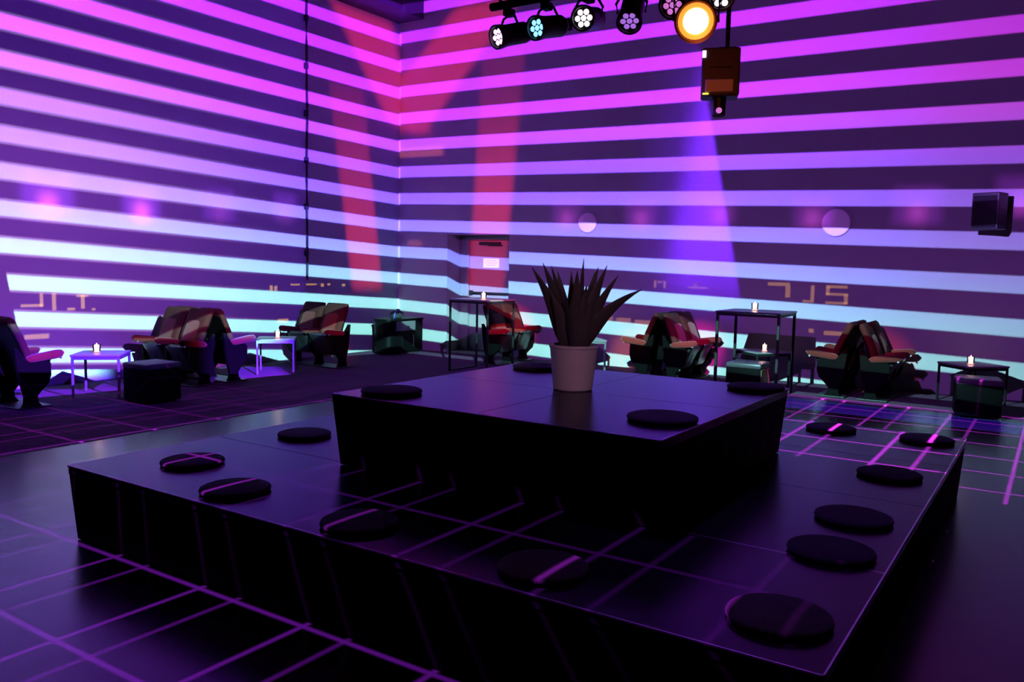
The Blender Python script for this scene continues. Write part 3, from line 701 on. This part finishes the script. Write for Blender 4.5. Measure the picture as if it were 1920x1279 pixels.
# ------------------------------------------------------------------ the lighting bar with its heads
RY = 3.9
bar = thing('lighting_bar', 'black lighting bar hung high above the stage', 'lighting bar', (-1.4, RY, 3.07))
bm = new_bm(); tube(bm, [(-1.36, 0, 0), (2.2, 0, 0)], .022, 14); obj('pipe', bm, 'lamp_body', bar)
bm = new_bm(); tube(bm, [(-1.36, .0, .13), (2.2, 0, .13)], .016, 12); obj('upper_pipe', bm, 'lamp_body', bar)
for x in (-1.3, -.9, -.5, -.1, .3, .7, 1.1, 1.5, 1.9):
    bm = new_bm(); cyl(bm, (x, 0, 0), (x, 0, .13), .010, seg=8); obj('strut', bm, 'lamp_body', bar)
for x in (-.75, 1.4):
    bm = new_bm(); cyl(bm, (x, 0, .13), (x, 0, H - 3.07), .006, seg=6); obj('hanger', bm, 'lamp_body', bar)
def make_head(label, x, z, aim, led, scale=1.0, nled=7, glow=None):
    t = thing('led_spotlight', label, 'spotlight', (x, RY, z), 0, 'led heads on the lighting bar')
    dv = Vector(aim).normalized(); q = dv.to_track_quat('-Z', 'Y').to_matrix().to_4x4(); S = scale
    bm = new_bm(); lathe(bm, [(0, .115 * S), (.034 * S, .115 * S), (.046 * S, .09 * S), (.046 * S, -.02 * S), (.052 * S, -.055 * S), (.052 * S, -.072 * S), (.044 * S, -.072 * S), (.042 * S, -.058 * S), (0, -.056 * S)], 24)
    bmesh.ops.transform(bm, matrix=q, verts=bm.verts); body = obj('housing', bm, 'lamp_body', t)
    sd = q.to_3x3() @ Vector((1, 0, 0)); sd = Vector((sd.x, sd.y, 0)).normalized()
    bm = new_bm(); up_ = Vector((0, 0, 3.07 - z - .02)); tube(bm, [sd * .055 * S, sd * .062 * S + Vector((0, 0, .05)), sd * .04 * S + Vector((0, 0, .095)), Vector((0, 0, .105)), -sd * .04 * S + Vector((0, 0, .095)), -sd * .062 * S + Vector((0, 0, .05)), -sd * .055 * S], .007, 8); obj('yoke', bm, 'lamp_body', t)
    bm = new_bm(); cyl(bm, (0, 0, .10), (0, 0, 3.07 - z - .06), .010, seg=8); box(bm, (0, 0, 3.07 - z - .046), (.05, .06, .042), bevel=.008); obj('clamp', bm, 'lamp_body', t)
    bm = new_bm(); box(bm, (0, 0, .125 * S), (.06 * S, .05 * S, .04 * S), bevel=.008); bmesh.ops.transform(bm, matrix=q, verts=bm.verts); obj('rear_cap', bm, 'lamp_body', t)
    cs = [(0, 0)] + [(.026 * S * math.cos(k * PI / 3), .026 * S * math.sin(k * PI / 3)) for k in range(6)]
    for cx_, cy_ in cs[:nled]:
        bm = new_bm(); lathe(bm, [(0, -.064 * S), (.008 * S, -.063 * S), (.0115 * S, -.058 * S)], 12, (cx_, cy_, 0)); bmesh.ops.transform(bm, matrix=q, verts=bm.verts); obj('led', bm, led, body)
    return t
toC = lambda x, z: (Vector((0, 0, CAM_H)) - Vector((x, RY, z))).normalized()
def aim(x, z, side, down): return toC(x, z) + RV * side + Vector((0, 0, -down))
make_head('small black spotlight with pink leds, leftmost on the bar', -2.64, 2.905, aim(-2.64, 2.9, -1.3, .25), 'led_pink', 1.25)
make_head('small black spotlight with cyan blue leds, second on the bar', -2.40, 2.915, aim(-2.40, 2.9, -.9, .1), 'led_cyan', 1.25)
make_head('small black spotlight with bright white leds, third on the bar', -2.145, 2.925, aim(-2.14, 2.9, -.35, .0), 'led_white', 1.25)
make_head('small black spotlight with dim violet leds, fourth on the bar', -1.90, 2.915, aim(-1.9, 2.9, -.15, .75), 'led_violet', 1.25)
make_head('small black spotlight with dim magenta leds left of the orange lamp', -1.655, 2.935, aim(-1.65, 2.9, -.4, .3), 'led_magenta', 1.25)
make_head('small black spotlight with brilliant white leds above the orange lamp', -1.435, 2.925, aim(-1.43, 2.9, 0, 0), 'led_bright', 1.25)
# the orange lamp that shines straight at the camera
ol = thing('orange_spotlight', 'glaring orange spotlight shining at the camera from the bar', 'spotlight', (-1.416, RY - .35, 2.722))
dv = toC(-1.416, 2.722); qq = dv.to_track_quat('-Z', 'Y').to_matrix().to_4x4()
bm = new_bm(); lathe(bm, [(0, .11), (.05, .11), (.07, .08), (.085, -.04), (.092, -.06), (.082, -.06), (.078, -.045), (0, -.043)], 28); bmesh.ops.transform(bm, matrix=qq, verts=bm.verts); hb = obj('housing', bm, 'lamp_body', ol)
bm = new_bm(); lathe(bm, [(0, -.054), (.05, -.051), (.076, -.046)], 28); bmesh.ops.transform(bm, matrix=qq, verts=bm.verts); obj('lens', bm, 'lamp_orange', hb)
bm = new_bm(); lathe(bm, [(0, -.060), (.04, -.058), (.054, -.053)], 24); bmesh.ops.transform(bm, matrix=qq, verts=bm.verts); obj('bulb', bm, 'lamp_orange_core', hb)
bm = new_bm(); tube(bm, [RV * .095, RV * .10 + Vector((0, 0, .10)), Vector((0, 0, .15)), -RV * .10 + Vector((0, 0, .10)), -RV * .095], .008, 8); tube(bm, [(0, 0, .15), (.10, .08, .18), (.16, .22, .26), (.17, .35, .318)], .010, 8); obj('yoke', bm, 'lamp_body', ol)
l = bpy.data.lights.new('added_projector_fill', 'POINT'); l.energy = 2.2; l.color = (1, .14, .05); l.shadow_soft_size = .05  # unseen point light added to redden the projector below the lamp
o = bpy.data.objects.new('added_projector_fill', l); COL.objects.link(o); o.location = Vector((-1.416, RY - .35, 2.722)) + dv * .12 + Vector((.03, 0, -.13))
spot('orange_lamp_light', Vector((-1.416, RY - .35, 2.722)) + dv * .09, Vector((-1.416, RY - .35, 2.722)) + dv * 3, 150, 14, color=(1, .3, .06), blend=1, size=.05)
# the projector box hanging below it
pj = thing('hanging_projector', 'black box projector hanging below the orange spotlight', 'projector', (-1.516, RY + .25, 2.624), math.radians(22))
bm = new_bm(); box(bm, (0, 0, 0), (.185, .14, .235), bevel=.010); obj('body', bm, 'projector_grey', pj)
bm = new_bm(); box(bm, (-.005, -.073, -.070), (.135, .008, .060), bevel=.003); obj('front_panel', bm, 'disc_white', pj)
bm = new_bm(); box(bm, (-.083, -.072, .085), (.018, .006, .034), bevel=.002); obj('display', bm, 'led_status', pj)
bm = new_bm(); box(bm, (-.070, -.0725, -.108), (.030, .005, .008), bevel=.002); obj('indicator', bm, 'led_yellow', pj)
bm = new_bm(); box(bm, (.0, -.0725, .02), (.11, .005, .006), bevel=.002); obj('vent_slot', bm, 'dark_metal', pj)
bm = new_bm(); cyl(bm, (.0, 0, -.117), (.0, -.01, -.205), .036, .032, 20); hd_ = obj('lens_barrel', bm, 'lamp_body', pj)
bm = new_bm(); lathe(bm, [(0, .004), (.012, .003), (.015, 0)], 16); bmesh.ops.transform(bm, matrix=Matrix.Translation((0, -.041, -.185)) @ Matrix.Rotation(PI / 2, 4, 'X'), verts=bm.verts); obj('lens', bm, 'led_magenta', hd_)
bm = new_bm(); cyl(bm, (.03, .03, .117), (.03, .03, H - 2.624), .012, seg=10); box(bm, (.03, .03, .125), (.09, .07, .02), bevel=.004); obj('mount', bm, 'lamp_body', pj)
